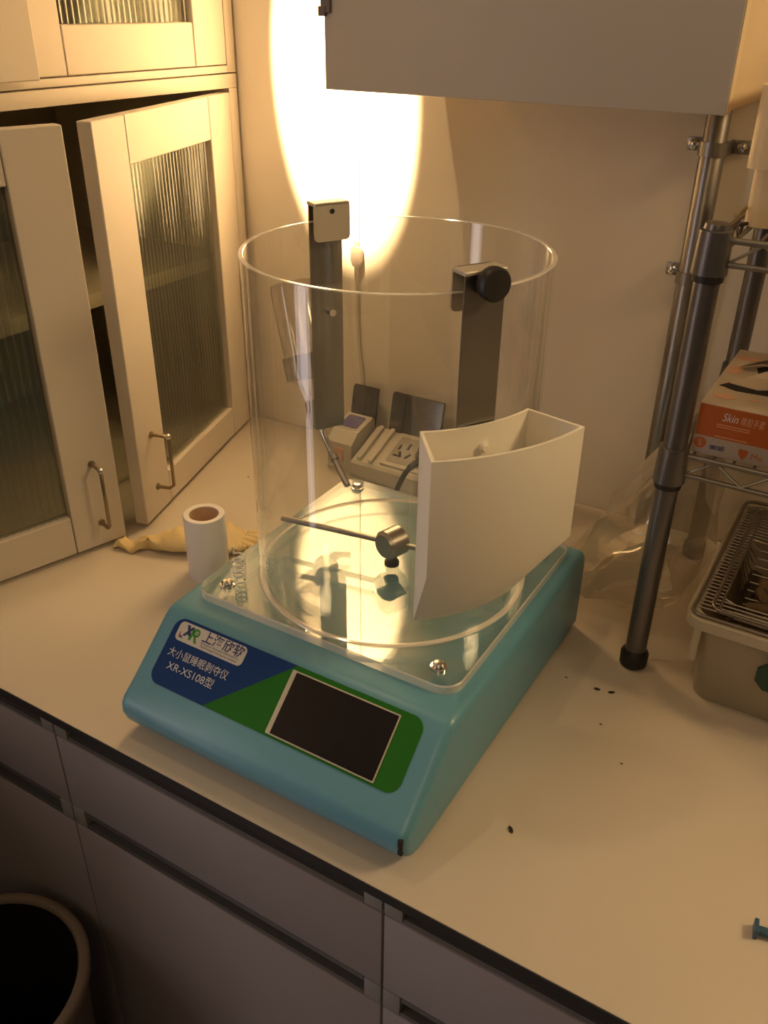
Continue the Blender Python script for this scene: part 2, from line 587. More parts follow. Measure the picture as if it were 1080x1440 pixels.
# logo plate
part('logo_plate', m_labwhite, lab, lambda bm: prism(bm, rrect(-.1465, -.0565, -.0315, -.0105, .0055), .0008, .0011, PM))
HT = .00125
def flat(polys):
    def fn(bm):
        for pl in polys:
            bm.faces.new([bm.verts.new(PM @ Vector((x, y, HT))) for x, y in pl])
    return fn
lx, ly = -.1425, -.0295
part('logo_letter_x', m_inkblue, lab, flat([
    [(lx+.005, ly+.0170), (lx+.0090, ly+.0170), (lx+.0150, ly+.0060), (lx+.0110, ly+.0060)],
    [(lx+.0125, ly+.0165), (lx+.0160, ly+.0165), (lx+.0075, ly+.0045), (lx+.0040, ly+.0045)],
    [(lx+.0010, ly+.0040), (lx+.0030, ly+.0040), (lx+.0065, ly+.0015), (lx+.0012, ly+.0015)]]))
part('logo_letter_r', m_inkgreen, lab, flat([
    [(lx+.0125, ly+.0025), (lx+.0160, ly+.0025), (lx+.0175, ly+.0150), (lx+.0140, ly+.0150)],
    rrect(lx+.0150, lx+.0245, ly+.0075, ly+.0165, .0040),
    [(lx+.0175, ly+.0085), (lx+.0205, ly+.0085), (lx+.0250, ly+.0015), (lx+.0215, ly+.0010)]]))
HT = .0014
part('logo_dot', m_labwhite, lab, flat([rrect(lx+.0185, lx+.0225, ly+.0100, ly+.0140, .0019)]))
part('logo_stroke', m_inkred, lab, flat([[(lx+.0000, ly+.0075), (lx+.0013, ly+.0075), (lx+.0013, ly+.0020), (lx+.0000, ly+.0020)]]))
HT = .00155
part('logo_pupil', m_inkblue, lab, flat([rrect(lx+.0196, lx+.0214, ly+.0111, ly+.0129, .0008)]))
text_part('lettering', '上海欣软', .0135, m_inkblue, lab, slope_m(-.1130, .0222, .00125), fit=.054, bold=.0002)
text_part('lettering', 'Shanghai Xinruan Information', .0031, m_inkblue, lab, slope_m(-.1125, .0258, .00125), fit=.049)
text_part('lettering', 'Technology Company Limited', .0031, m_inkblue, lab, slope_m(-.1125, .0292, .00125), fit=.049)
text_part('lettering', '大小鼠睡眠剥夺仪', .0108, m_inkwhite, lab, slope_m(-.1450, .0485, .0012), fit=.080)
text_part('lettering', 'XR-XS108型', .0112, m_inkwhite, lab, slope_m(-.1385, .0625, .0012), fit=.062)
# touch screen
scr = part('touch_screen', m_bezel, dev, lambda bm: prism(bm, rrect(.0010, .1255, -.0790, -.0125, .001, 2), .0006, .0016, PM))
tag(scr, 'cream bezel around the black screen')
gls = part('screen_glass', m_screen, scr, lambda bm: prism(bm, rrect(.0065, .1240, -.0775, -.0140, .0006, 2), .0014, .0021, PM))

# acrylic plate
def plate(bm):
    pts = rrect(-.1615, .1610, -.1575, .1560, .022, 8)
    ins = rrect(-.1602, .1597, -.1562, .1547, .0207, 8)
    prism(bm, pts, ZH+.0002, ZP-.0012, None, 0, 1)
    # chamfered top
    a = [bm.verts.new((x, y, ZP-.0012)) for x, y in pts]
    b = [bm.verts.new((x, y, ZP)) for x, y in ins]
    n = len(pts)
    for i in range(n):
        f = bm.faces.new((a[i], a[(i+1) % n], b[(i+1) % n], b[i])); f.material_index = 1
    bm.faces.new(b)
    bmesh.ops.remove_doubles(bm, verts=bm.verts[:], dist=1e-6)
    # drop the hidden face between body and chamfer
    for f in [f for f in bm.faces if len(f.verts) == n and abs(f.calc_center_median().z-(ZP-.0012)) < 1e-5]:
        bm.faces.remove(f)
pl = part('acrylic_plate', m_acrp, dev, plate, mats=[m_acrp, m_acre])
tag(pl, 'clear acrylic plate with rounded corners')
for sx_, sy_ in ((-.132, -.133), (.132, -.133), (-.132, .133), (.132, .133)):
    def scw(bm):
        T = Matrix.Translation((sx_, sy_, ZP))
        lathe(bm, [(.0085, 0), (.0085, .0022), (.0062, .0026), (.0062, .0050), (.0045, .0068), (0, .0072)], 24, T)
    sc = part('screw', m_chrome, pl, scw, smooth=35)
    boxpart('screw_slot', m_gap, None, 0, 0, 0, 0, 0, 0) if False else None

# cylinder
ZT = .4862
def chamber(bm):
    ro, ri = .1500, .1452
    lathe(bm, [(ro, ZP+.0003), (ro, ZT-.0008), (ro-.0008, ZT), (ri+.0008, ZT), (ri, ZT-.0008), (ri, ZP+.0003)], 160, None, True, [0, 1, 1, 1, 0, 1])
ch = part('acrylic_cylinder', m_acr, dev, chamber, smooth=40, mats=[m_acr, m_acre])
tag(ch, 'tall clear open-topped acrylic cylinder')
part('base_seal', m_acre, ch, lambda bm: lathe(bm, [(.1500, ZP+.0002), (.1522, ZP+.0002), (.1518, ZP+.0018), (.1500, ZP+.0026)], 120, None, True), smooth=40)

# rotor: motor post, hub, bar
rot_dir = Vector((.985, .148, 0)).normalized()
ax_dir = Vector((rot_dir.y, -rot_dir.x, 0))         # faces the camera side
ax_dir = Vector((-.10, -1, 0)).normalized()
hubc = Vector((0, 0, .158))
hub = None
def hubf(bm):
    d = Vector((-.30, -.95, 0)).normalized()
    x = Vector((0, 0, 1)); y = d.cross(x)
    Mm = Matrix((x, y, d)).transposed().to_4x4(); Mm.translation = hubc
    lathe(bm, [(.0145, -.0135), (.0172, -.0115), (.0172, .0095), (.0140, .0135)], 28, Mm)
hub = part('rotor_hub', m_steel, dev, hubf, smooth=30)
tag(hub, 'steel hub on the motor shaft')
part('shaft', m_black, hub, lambda bm: lathe(bm, [(.0085, ZP), (.0085, ZP+.0045), (.0060, ZP+.0055), (.0060, .1435)], 24), smooth=35)
pB = Vector((-.139, -.0215, .1575)); dB_ = (hubc-pB).normalized()
part('sweeper_bar', m_steel, hub, lambda bm: tube(bm, [pB, hubc+dB_*.138], .0033, 12), smooth=50)

# ------------------------------------------------------------------ brackets, cup, bottle
def radial(A):
    n = Vector((math.cos(R(A)), math.sin(R(A)), 0)); t = Vector((-n.y, n.x, 0))
    # local x = tangent, y = radial outward, z up
    Mm = Matrix((t, n, Vector((0, 0, 1)))).transposed().to_4x4()
    return Mm
def sheet(bm, M, x0, x1, z0, z1, y0, y1, r):
    """rounded rectangular sheet in the tangent/z plane between radii y0..y1"""
    Mx = M @ Matrix(((1, 0, 0, 0), (0, 0, 1, 0), (0, 1, 0, 0), (0, 0, 0, 1)))
    prism(bm, rrect(x0, x1, z0, z1, r, 4), y0, y1, Mx)
def bracket(name, A, zlow, label, cx=0.0, flapz=.465):
    t = thing(name, label, 'bracket')
    Mr = radial(A)
    hw = .0195
    def long_plate(bm):
        sheet(bm, Mr, cx-hw, cx+hw, zlow, .5045, .1555, .1577, .004)
    def hook(bm):
        sheet(bm, Mr, cx-hw-.0015, cx+hw+.0015, flapz, .5050, .1385, .1412, .005)
        vs = box(bm, cx-hw-.0015, cx+hw+.0015, .1385, .1585, .5010, .5050, bev=.0012, M=Mr)
    p1 = part('back_plate', m_steeldk, t, long_plate)
    p2 = part('rim_hook', m_hook_refl, t, hook)
    return t, Mr
# bracket behind, holding the bottle
b1, M1 = bracket('bottle_bracket', 150.3, .238, 'dark steel bracket hooked on the far cylinder rim, carrying the drinking bottle', cx=.0)
def peg(bm, M, x, z, y0, y1, r, n=16):
    cyl_between(bm, M @ Vector((x, y0, z)), M @ Vector((x, y1, z)), r, n)
part('set_screw', m_gap, b1, lambda bm: peg(bm, M1, .000, .4960, .1378, .1390, .0026))
part('set_screw', m_chrome, b1, lambda bm: peg(bm, M1, -.001, .384, .1435, .1560, .0042))
# bottle axis in the radial plane
bt = thing('drinking_bottle', 'clear plastic drinking bottle with bent steel spout behind the cylinder', 'bottle')
P0 = Vector((0, .1760, .2330)); P1 = Vector((0, .2560, .3980))
axd = (P1-P0).normalized()
xx = Vector((1, 0, 0)); yy = axd.cross(xx)
Mb = Matrix((xx, yy, axd)).transposed().to_4x4(); Mb.translation = P0
Mb = M1 @ Mb
part('body', m_bottle, bt, lambda bm: lathe(bm, [(.0125, .030), (.0125, .040), (.0165, .048), (.0270, .058), (.0290, .066), (.0290, .168), (.0275, .175), (.0, .178)], 40, Mb), smooth=40)
part('stopper', m_cap, bt, lambda bm: lathe(bm, [(.0150, -.002), (.0165, .000), (.0165, .030), (.0150, .033)], 32, Mb), smooth=40)
sp = [(0, .1800, .2330), (0, .1730, .2200), (0, .1480, .2010), (0, .1100, .1790)]
part('spout', m_chrome, bt, lambda bm: tube(bm, [M1 @ p for p in smoothpath(sp, 5)], .0040, 12), smooth=50)
def clipf(bm):
    lathe(bm, [(.0298, .060), (.0318, .060), (.0318, .088), (.0298, .088)], 40, Mb, True)
part('bottle_clip', m_clip, b1, clipf, smooth=40)
part('grommet', m_chrome, ch, lambda bm: tube(bm, [M1 @ Vector((0, .1435, .1990)), M1 @ Vector((0, .1520, .2045))], .0058, 16))

# bracket in front, holding the cup
b2, M2 = bracket('cup_bracket', -31.0, .315, 'brushed steel bracket with black knob hooked on the near cylinder rim', cx=-.0055, flapz=.468)
def knob(bm):
    x = M2 @ Vector((-.0045, .1577, .4955)); n = (M2.to_3x3() @ Vector((0, 1, 0)))
    z = n; a, b = frame_from(z)
    Mm = Matrix((a, b, z)).transposed().to_4x4(); Mm.translation = x
    lathe(bm, [(.0075, .0), (.0075, .004), (.0135, .005), (.0140, .008), (.0140, .014), (.0125, .0160), (.0, .0165)], 28, Mm)
part('clamp_knob', m_black, b2, knob, smooth=40)

cup = thing('feeder_cup', 'white curved plastic feeder cup clamped to the outside of the cylinder', 'cup')
CA0, CA1, RI, RO, CZ = -52.0, -10.5, .1595, .2190, .370
def cupf(bm):
    T = .0030
    n = 22
    def pt(r, a, z): return Vector((r*math.cos(R(a)), r*math.sin(R(a)), z))
    def zb(r): return .168+(r-RI)/(RO-RI)*(.258-.168)
    ao = [CA0+(CA1-CA0)*i/n for i in range(n+1)]
    di = math.degrees(T/.19)
    ai = [CA0+di+(CA1-CA0-2*di)*i/n for i in range(n+1)]
    def sec(a, r0, r1, z0, z1, zt): return [pt(r0, a, z0), pt(r1, a, z1), pt(r1, a, zt), pt(r0, a, zt)]
    outer = [[bm.verts.new(v) for v in sec(a, RI, RO, zb(RI), zb(RO), CZ)] for a in ao]
    inner = [[bm.verts.new(v) for v in sec(a, RI+T, RO-T, zb(RI+T)+T*1.5, zb(RO-T)+T*1.5, CZ)] for a in ai]
    for i in range(n):
        o, p = outer[i], outer[i+1]
        for a, b in ((0, 1), (1, 2), (3, 0)):
            bm.faces.new((o[a], o[b], p[b], p[a]))
        o2, p2 = inner[i], inner[i+1]
        for a, b in ((0, 1), (1, 2), (3, 0)):
            bm.faces.new((o2[b], o2[a], p2[a], p2[b]))
        bm.faces.new((o[2], o2[2], p2[2], p[2]))
        bm.faces.new((o[3], p[3], p2[3], o2[3]))
    for o, i in ((outer[0], inner[0]), (outer[-1], inner[-1])):
        bm.faces.new(o)
        bm.faces.new(i[::-1])
        bm.faces.new((o[2], o[3], i[3], i[2]))
    es = [e for e in bm.edges if e.calc_face_angle(0) > R(50)]
    bmesh.ops.recalc_face_normals(bm, faces=bm.faces[:])
    bmesh.ops.bevel(bm, geom=es, offset=.0008, segments=2, affect='EDGES')
part('shell', m_cup, cup, cupf, smooth=40)
part('mounting_pin', m_cup, cup, lambda bm: tube(bm, [M2 @ Vector((0, .1575, .349)), M2 @ Vector((0, .166, .349)), M2 @ Vector((0, .1685, .349))], [.0050, .0050, .0030], 18), smooth=40)

# ------------------------------------------------------------------ small things on the device and bench
def springf(bm):
    pts = []
    for i in range(61):
        t = i/60
        pts.append((.0064*math.cos(2*PI*4.5*t), .0064*math.sin(2*PI*4.5*t), .0012+.030*t))
    tube(bm, pts, .0011, 6)
    tube(bm, [(-.0064, 0, .031), (-.0064, 0, .040)], .0011, 6)
spg = part('coil_spring', m_spring, None, springf)
spg.location = (-.1285, -.1155, ZP)
tag(spg, 'small bright coil spring standing by the screw on the acrylic plate', 'spring')

tb = thing('plastic_tube', 'short white thick-walled tube standing left of the blue device', 'tube', (-.302, .018, 0))
part('outer_wall', m_tube, tb, lambda bm: lathe(bm, [(.0275, 0), (.0280, .0015), (.0280, .0925), (.0270, .0940), (.0202, .0940), (.0195, .0930)], 48, caps=(False, False)), smooth=40)
part('inner_wall', m_tubein, tb, lambda bm: lathe(bm, [(.0195, .0930), (.0193, .058), (0, .0575)], 48, caps=(False, False)), smooth=40)

def glove_f(bm):
    path = smoothpath([(-.462, -.004, .008), (-.440, .008, .010), (-.412, .026, .013), (-.380, .046, .015), (-.348, .068, .015), (-.322, .086, .013), (-.300, .100, .011)], 5)
    wid = [.006, .012, .019, .026, .029, .028, .024]
    hgt = [.005, .007, .011, .014, .014, .012, .010]
    n = 20; rings = []
    K = len(path)
    for i, p in enumerate(path):
        t = i/(K-1)*(len(wid)-1); j = min(int(t), len(wid)-2); f = t-j
        w = wid[j]*(1-f)+wid[j+1]*f; h = hgt[j]*(1-f)+hgt[j+1]*f
        d = (path[min(i+1, K-1)]-path[max(i-1, 0)]); d.z = 0; d.normalize()
        s = Vector((-d.y, d.x, 0))
        ring = []
        for k in range(n):
            a = 2*PI*k/n
            q = Vector((p.x, p.y, 0))+s*w*math.cos(a)
            z = h*(1+math.sin(a))*.9
            nz = noise.noise(q*38)*.010+(abs(noise.noise(q*80))-.25)*.010
            q += s*nz
            ring.append(bm.verts.new((q.x, q.y, max(.0006, z+nz*(1 if math.sin(a) > -.2 else 0)))))
        rings.append(ring)
    for a, b in zip(rings, rings[1:]):
        for k in range(n):
            bm.faces.new((a[k], a[(k+1) % n], b[(k+1) % n], b[k]))
    bm.faces.new(rings[0]); bm.faces.new(rings[-1])
gl = thing('latex_glove', 'crumpled yellow latex glove lying behind the white tube', 'glove', (0, 0, 0))
part('palm', m_glove, gl, glove_f, smooth=60)
for k in range(4):
    bx, by = -.312+k*.0085*.55, .080+k*.0135*.9
    part('finger', m_glove, gl, lambda bm: tube(bm, smoothpath([(bx-.010, by-.004, .010), (bx+.012, by+.006, .011), (bx+.030, by+.010, .008), (bx+.036, by+.012, .0065)], 4), [.0065]*5+[.0062]*5+[.0055, .004, .0015], 10), smooth=60)
part('cuff', m_glovep, gl, lambda bm: prism(bm, [(-.285, .088), (-.236, .104), (-.240, .150), (-.292, .130)], .0008, .006), smooth=30)

CRUMBS = ['dark oval crumb nearest the shelf post foot, right one of a pair', 'dark oval crumb left one of the pair before the shelf post',
          'small dark speck on the worktop close beside the blue device', 'largest dark crumb alone on the worktop right of the screen',
          'dark speck on the worktop below the right glass door', 'faint speck on the worktop just below the pair of crumbs',
          'tiny faint speck on the bare worktop in front of the cage']
for k, (x, y, s, a) in enumerate(((.255, .071, .0045, .5), (.239, .068, .0042, .1), (.201, .069, .002, 0), (.236, -.170, .005, 2.3), (-.434, .268, .0022, 0), (.262, .015, .002, 0), (.30, -.03, .0018, .4))):
    bm = new()
    bmesh.ops.create_icosphere(bm, subdivisions=1, radius=1)
    for v in bm.verts:
        v.co = Vector((v.co.x*s, v.co.y*s*.45, (v.co.z+1)*s*.25))
        v.co *= 1+.15*noise.noise(v.co*900)
    o = link('crumb', bm, m_crumb)
    o.location = (x, y, .0001); o.rotation_euler = (0, 0, a)
    tag(o, CRUMBS[k], 'crumb', 'dark crumbs on the worktop')

pg = thing('needle_cap', 'small blue plastic needle cap lying on the worktop near the right edge', 'needle cap', (.4575, -.1600, 0), .16)
part('flange', m_plunger, pg, lambda bm: box(bm, 0, .0035, -.0070, .0070, 0, .0110, bev=.0006))
part('stem', m_plunger, pg, lambda bm: tube(bm, [(.0035, 0, .0045), (.030, 0, .0045), (.045, 0, .0040), (.052, 0, .0038)], [.0042, .0042, .0030, .0026], 14), smooth=40)

# ------------------------------------------------------------------ glass-door cabinets on the left
XC = -.575
YE = .4755          # right end against the wall
YS = -.405          # far (near-camera) end
def ribbed(bm, x0, x1, z0, z1, pitch=.0100, amp=.0024, thick=.0035):
    """sheet in local x/z with vertical half-round ribs on the +y side"""
    n = int((x1-x0)/pitch)*6
    f0, f1, b0, b1_ = [], [], [], []
    for i in range(n+1):
        x = x0+(x1-x0)*i/n
        y = amp*abs(math.sin(PI*(x-x0)/pitch))
        f0.append(bm.verts.new((x, y+thick/2, z0))); f1.append(bm.verts.new((x, y+thick/2, z1)))
        b0.append(bm.verts.new((x, -thick/2, z0))); b1_.append(bm.verts.new((x, -thick/2, z1)))
    for i in range(n):
        bm.faces.new((f0[i], f0[i+1], f1[i+1], f1[i]))
        bm.faces.new((b0[i+1], b0[i], b1_[i], b1_[i+1]))
def glass_door(parent, hinge, ang, w, z0, z1, stile, top, bot, handle=None, hand=1):
    """door whose local x runs from hinge to free edge, local y is the outer face normal"""
    Mx = Matrix.Translation(hinge) @ Matrix.Rotation(ang, 4, 'Z')
    T = .020
    F = hand
    def P(bm, x0, x1, y0, y1, za, zb, bev=.0012):
        a, b = (y0*F, y1*F)
        box(bm, x0, x1, min(a, b), max(a, b), za, zb, bev=bev, seg=1, M=Mx)
    def core(bm):
        P(bm, .001, w-.001, -T+.001, -T*.35, z0+.001, z0+bot-.004, 0)
        P(bm, .001, w-.001, -T+.001, -T*.35, z1-top+.004, z1-.001, 0)
        P(bm, .001, stile-.004, -T+.001, -T*.35, z0+bot-.004, z1-top+.004, 0)
        P(bm, w-stile+.004, w-.001, -T+.001, -T*.35, z0+bot-.004, z1-top+.004, 0)
    d = part('door', m_cabdark, parent, core)
    G = .0007
    part('stile', m_cab, d, lambda bm: P(bm, 0, stile-G, -T, 0, z0, z1))
    part('stile', m_cab, d, lambda bm: P(bm, w-stile+G, w, -T, 0, z0, z1))
    part('rail', m_cab, d, lambda bm: P(bm, stile+G, w-stile-G, -T, -.0005, z0, z0+bot))
    part('rail', m_cab, d, lambda bm: P(bm, stile+G, w-stile-G, -T, -.0005, z1-top, z1))
    def pane(bm):
        ribbed(bm, stile+.0005, w-stile-.0005, z0+bot, z1-top)
        for v in bm.verts:
            v.co = Mx @ Vector((v.co.x, (v.co.y-.012)*F, v.co.z))
    part('glass_pane', m_rib, d, pane)
    if handle:
        hx, ha, hb = handle
        so = .028
        pts = [(hx, 0, ha), (hx, so*.75*F, ha), (hx, so*F, ha-.006*(1 if ha > hb else -1)), (hx, so*F, hb+.006), (hx, so*.75*F, hb), (hx, 0, hb)]
        h = part('handle', m_brass, d, lambda bm: tube(bm, [Mx @ Vector(p) for p in pts], .0027, 10), smooth=60)
        tag(h, 'worn brass bow handle')
        for hz in (ha, hb):
            part('handle_rose', m_brass, d, lambda bm: tube(bm, [Mx @ Vector((hx, 0, hz)), Mx @ Vector((hx, .002*F, hz))], .0052, 12))
        part('handle_knob', m_chrome, d, lambda bm: lathe(bm, [(.0, -.0045), (.0032, -.0032), (.0045, 0), (.0032, .0032), (0, .0045)], 14, Matrix.Translation(Mx @ Vector((hx, so*F, ha)))), smooth=60)
    return d

lc = thing('glass_door_cabinet', 'cream cabinet standing on the worktop with two open ribbed-glass doors', 'cabinet', (0, 0, 0))
ZL = .588
TS = .020
boxpart('side_panel', m_cab, lc, -.985, XC, YE-TS, YE, .0, ZL-TS, bev=.001)
boxpart('side_panel', m_cab, lc, -.985, XC, YS, YS+TS, .0, ZL-TS, bev=.001)
boxpart('top_panel', m_cab, lc, -.985, XC, YS, YE, ZL-TS, ZL, bev=.001)
boxpart('bottom_panel', m_cab, lc, -.985, XC-.022, YS+TS, YE-TS, .0, .018, bev=.001)
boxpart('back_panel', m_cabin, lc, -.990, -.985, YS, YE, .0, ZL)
boxpart('shelf', m_cab, lc, -.984, -.610, YS+TS, YE-TS, .287, .309, bev=.001)
hA = Vector((XC, YE-TS, 0)); fA = Vector((-.457, .059, 0))
dA = fA-hA
glass_door(lc, hA, math.atan2(dA.y, dA.x), dA.length, .006, .562, .080, .060, .052, (.372, .136, .050), 1)
fB = Vector((-.462, .020, 0)); hB = Vector((-.588, -.383, 0)); dBv = fB-hB
glass_door(lc, hB, math.atan2(dBv.y, dBv.x), dBv.length, .006, .562, .075, .060, .058, (dBv.length-.034, .135, .042), -1)

uc = thing('upper_glass_cabinet', 'cream upper cabinet with ribbed-glass doors stacked on the open cabinet', 'cabinet', (0, 0, 0))
ZU0, ZU1 = .590, 1.22
boxpart('side_panel', m_cab, uc, -.985, XC, YE-TS, YE, ZU0, ZU1, bev=.001)
boxpart('side_panel', m_cab, uc, -.985, XC, YS, YS+TS, ZU0, ZU1, bev=.001)
boxpart('bottom_panel', m_cab, uc, -.985, XC, YS+TS, YE-TS, ZU0, ZU0+.010, bev=.001)
boxpart('top_panel', m_cab, uc, -.985, XC, YS+TS, YE-TS, ZU1-.02, ZU1, bev=.001)
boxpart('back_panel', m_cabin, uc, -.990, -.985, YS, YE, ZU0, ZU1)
boxpart('shelf', m_cab, uc, -.984, -.610, YS+TS, YE-TS, .90, .92, bev=.001)
hC = Vector((XC, YE-TS-.001, 0))
glass_door(uc, hC, -PI/2, .385, .6015, 1.195, .070, .060, .058, None, 1)
hD = Vector((XC+.001, -.384, 0))
glass_door(uc, hD, PI/2-R(4.2), .452, .6015, 1.195, .070, .060, .058, None, -1)

# ------------------------------------------------------------------ wall cabinet above the device
wc = thing('wall_cabinet', 'grey wall-hung cupboard above the device', 'cupboard', (0, 0, 0))
WX0, WX1, WY, WZ0, WZ1 = -.216, .235, .200, .600, 1.25
boxpart('carcass', m_wcabe, wc, WX0+.004, WX1-.001, WY+.020, YW-.002, WZ0+.002, WZ1, bev=.001)
boxpart('door', m_wcab, wc, WX0, WX1, WY, WY+.0185, WZ0, WZ1, bev=.001)
part('edge_strip', m_wcabe, wc, lambda bm: box(bm, WX1-.0005, WX1+.0012, WY+.0008, WY+.0178, WZ0+.001, WZ1))
part('hinge', m_hinge, wc, lambda bm: (box(bm, WX0-.003, WX0+.010, WY-.003, WY+.012, .677, .72, bev=.001), box(bm, WX0-.006, WX0+.004, WY-.004, WY+.012, .674, .684, bev=.001)))

# spotlight on the ceiling, out of view, aimed at the wall corner
lp = thing('ceiling_spotlight', 'small metal spotlight on the ceiling aimed at the wall beside the cupboard', 'spotlight', (0, 0, 0))
dl = (LAMP_AIM-LAMP_POS).normalized()
a_, b_ = frame_from(dl)
Ml = Matrix((a_, b_, dl)).transposed().to_4x4(); Ml.translation = LAMP_POS
part('shade', m_shade, lp, lambda bm: lathe(bm, [(.012, -.075), (.030, -.070), (.034, -.050), (.036, .004), (.0345, .004), (.0325, -.049), (.0285, -.066), (.012, -.071)], 32, Ml, True), smooth=40)
part('bulb', m_bulb, lp, lambda bm: lathe(bm, [(0, -.066), (.020, -.062), (.030, -.030), (.030, -.022), (0, -.020)], 24, Ml), smooth=40)
part('stem', m_steeldk, lp, lambda bm: tube(bm, [Ml @ Vector((0, 0, -.070)), (LAMP_POS.x-.01, LAMP_POS.y-.045, 1.905), (LAMP_POS.x-.01, LAMP_POS.y-.045, 1.930)], .006, 12), smooth=60)
part('canopy', m_shade, lp, lambda bm: lathe(bm, [(.040, 1.9395), (.040, 1.930), (.030, 1.924), (0, 1.923)], 32, Matrix.Translation((LAMP_POS.x-.01, LAMP_POS.y-.045, 0))), smooth=40)

# ------------------------------------------------------------------ wall pipe
pp = thing('wall_pipe', 'bare steel pipe clipped to the wall behind the wire shelf', 'pipe', (0, 0, 0))
PX, PY, PR = .178, .447, .0150
part('pipe', m_pipe, pp, lambda bm: lathe(bm, [(PR, 0.0), (PR, .530), (PR*.94, .532), (PR*.94, 1.90)], 32, Matrix.Translation((PX, PY, 0))), smooth=40)
for zc in (.540, .385):
    def clamp(bm):
        T = Matrix.Translation((PX, PY, zc))
        lathe(bm, [(PR+.0005, -.008), (PR+.0022, -.008), (PR+.0022, .008), (PR+.0005, .008)], 32, T, True)
        box(bm, PX-.038, PX-PR, YW-.004, YW-.002, zc-.008, zc+.008, bev=.0005)
        box(bm, PX+PR, PX+.038, YW-.004, YW-.002, zc-.008, zc+.008, bev=.0005)
        box(bm, PX-PR-.0022, PX-PR, PY, YW-.002, zc-.008, zc+.008)
        box(bm, PX+PR, PX+PR+.0022, PY, YW-.002, zc-.008, zc+.008)
    c = part('pipe_clamp', m_steeldk, pp, clamp, smooth=35)
    for s in (-1, 1):
        part('screw', m_chrome, c, lambda bm: tube(bm, [(PX+s*.029, YW-.004, zc), (PX+s*.029, YW-.009, zc), (PX+s*.029, YW-.011, zc)], [.0062, .0062, .003], 14), smooth=40)

# ------------------------------------------------------------------ wire shelf with its contents
ws = thing('wire_shelf', 'grey two-tier wire shelf standing on the worktop at right', 'shelf', (.26, .136, 0))
SW, SD = .60, .285          # spans to the right and back
posts = [(0, 0), (0, SD), (SW, 0), (SW, SD)]
for px, py in posts:
    T = Matrix.Translation((px, py, 0))
    p_ = part('post', m_post, ws, lambda bm: lathe(bm, [(.0122, .022), (.0122, .512), (.0112, .517), (0, .518)], 28, T), smooth=40)
    part('foot', m_black, p_, lambda bm: lathe(bm, [(.0130, .0), (.0160, .003), (.0165, .018), (.0130, .024)], 28, T), smooth=40)
    for zt in (.285, .505):
        part('collar', m_post, p_, lambda bm: lathe(bm, [(.0168, zt-.034), (.0152, zt+.006), (.0135, zt+.007)], 28, T), smooth=40)
        part('collar_band', m_black, p_, lambda bm: lathe(bm, [(.0145, zt-.041), (.0150, zt-.0335), (.0140, zt-.0335)], 28, T), smooth=40)
for zt in (.283, .503):
    def rim(bm):
        for dz in (0, -.022):
            r = .0032 if dz == 0 else .0028
            tube(bm, [(.012, 0, zt+dz), (SW-.012, 0, zt+dz)], r, 8)
            tube(bm, [(.012, SD, zt+dz), (SW-.012, SD, zt+dz)], r, 8)
            tube(bm, [(0, .012, zt+dz), (0, SD-.012, zt+dz)], r, 8)
            tube(bm, [(SW, .012, zt+dz), (SW, SD-.012, zt+dz)], r, 8)
    sh = part('shelf_frame', m_steeldk, ws, rim, smooth=50)
    def truss(bm):
        n = 20
        for y in (0, SD):
            tube(bm, [(.015+(SW-.03)*i/n, y, zt-(.001 if i % 2 else .021)) for i in range(n+1)], .0018, 6)
        n = 10
        for x in (0, SW):
            tube(bm, [(x, .015+(SD-.03)*i/n, zt-(.001 if i % 2 else .021)) for i in range(n+1)], .0018, 6)
    part('truss_wire', m_steeldk, sh, truss, smooth=50)
    def deck(bm):
        for i in range(1, 30):
            x = SW*i/30
            tube(bm, [(x, 0, zt+.0025), (x, SD, zt+.0025)], .0016, 6)
        for y in (SD*.33, SD*.66):
            tube(bm, [(0, y, zt-.001), (SW, y, zt-.001)], .0022, 6)
    dk = part('deck_wires', m_steeldk, sh, deck, smooth=50)
    dk['kind'] = 'stuff'

# glove box on the lower tier
gb = thing('glove_carton', 'orange and white disposable glove carton with torn top on the wire shelf', 'carton', (0, 0, 0))
GX0, GX1, GY0, GY1, GZ0, GZ1 = .2755, .505, .141, .325, .2872, .3430
def carton(bm):
    box(bm, GX0, GX1, GY0, GY1, GZ0, GZ1, bev=.0012)
part('carton_body', m_card, gb, carton)
fy = GY0-.0004
def facepanel(bm, x0, x1, z0, z1, y=fy, th=.0006):
    box(bm, x0, x1, y, y+th, z0, z1)
part('orange_print', m_orange, gb, lambda bm: facepanel(bm, GX0+.0008, GX1-.0008, GZ0+.0205, GZ1-.0012))
part('white_print', m_cardw, gb, lambda bm: facepanel(bm, GX0+.0008, GX1-.0008, GZ0+.0012, GZ0+.0205))
Mf = Matrix(((1, 0, 0, 0), (0, 0, -1, 0), (0, 1, 0, 0), (0, 0, 0, 1)))
def fmat(x, z, y=fy-.0003):
    return Matrix.Translation((x, y, z)) @ Mf
text_part('lettering', 'Skin', .0125, m_inkwhite, gb, fmat(GX0+.0245, GZ0+.0405), shear=.25, fit=.0150)
text_part('lettering', '橡胶手套', .0100, m_pale, gb, fmat(GX0+.0420, GZ0+.0405), shear=.2, fit=.0230)
part('print_line', m_pale, gb, lambda bm: [facepanel(bm, GX0+.020, GX0+.052, z, z+.0007, fy-.0003, .0004) for z in (GZ0+.0355, GZ0+.0330, GZ0+.0225)])
def disc(bm, x, z, r, y=fy-.0004, n=20):
    tube(bm, [(x, y, z), (x, fy, z)], r, n)
part('round_mark', m_orange, gb, lambda bm: disc(bm, GX0+.0075, GZ0+.0125, .0062))
text_part('lettering', 'S', .0090, m_cardw, gb, fmat(GX0+.0055, GZ0+.0095, fy-.0008))
text_part('lettering', '200/128只', .0060, m_inkblue, gb, fmat(GX0+.0175, GZ0+.0080), fit=.0150, bold=.0002)
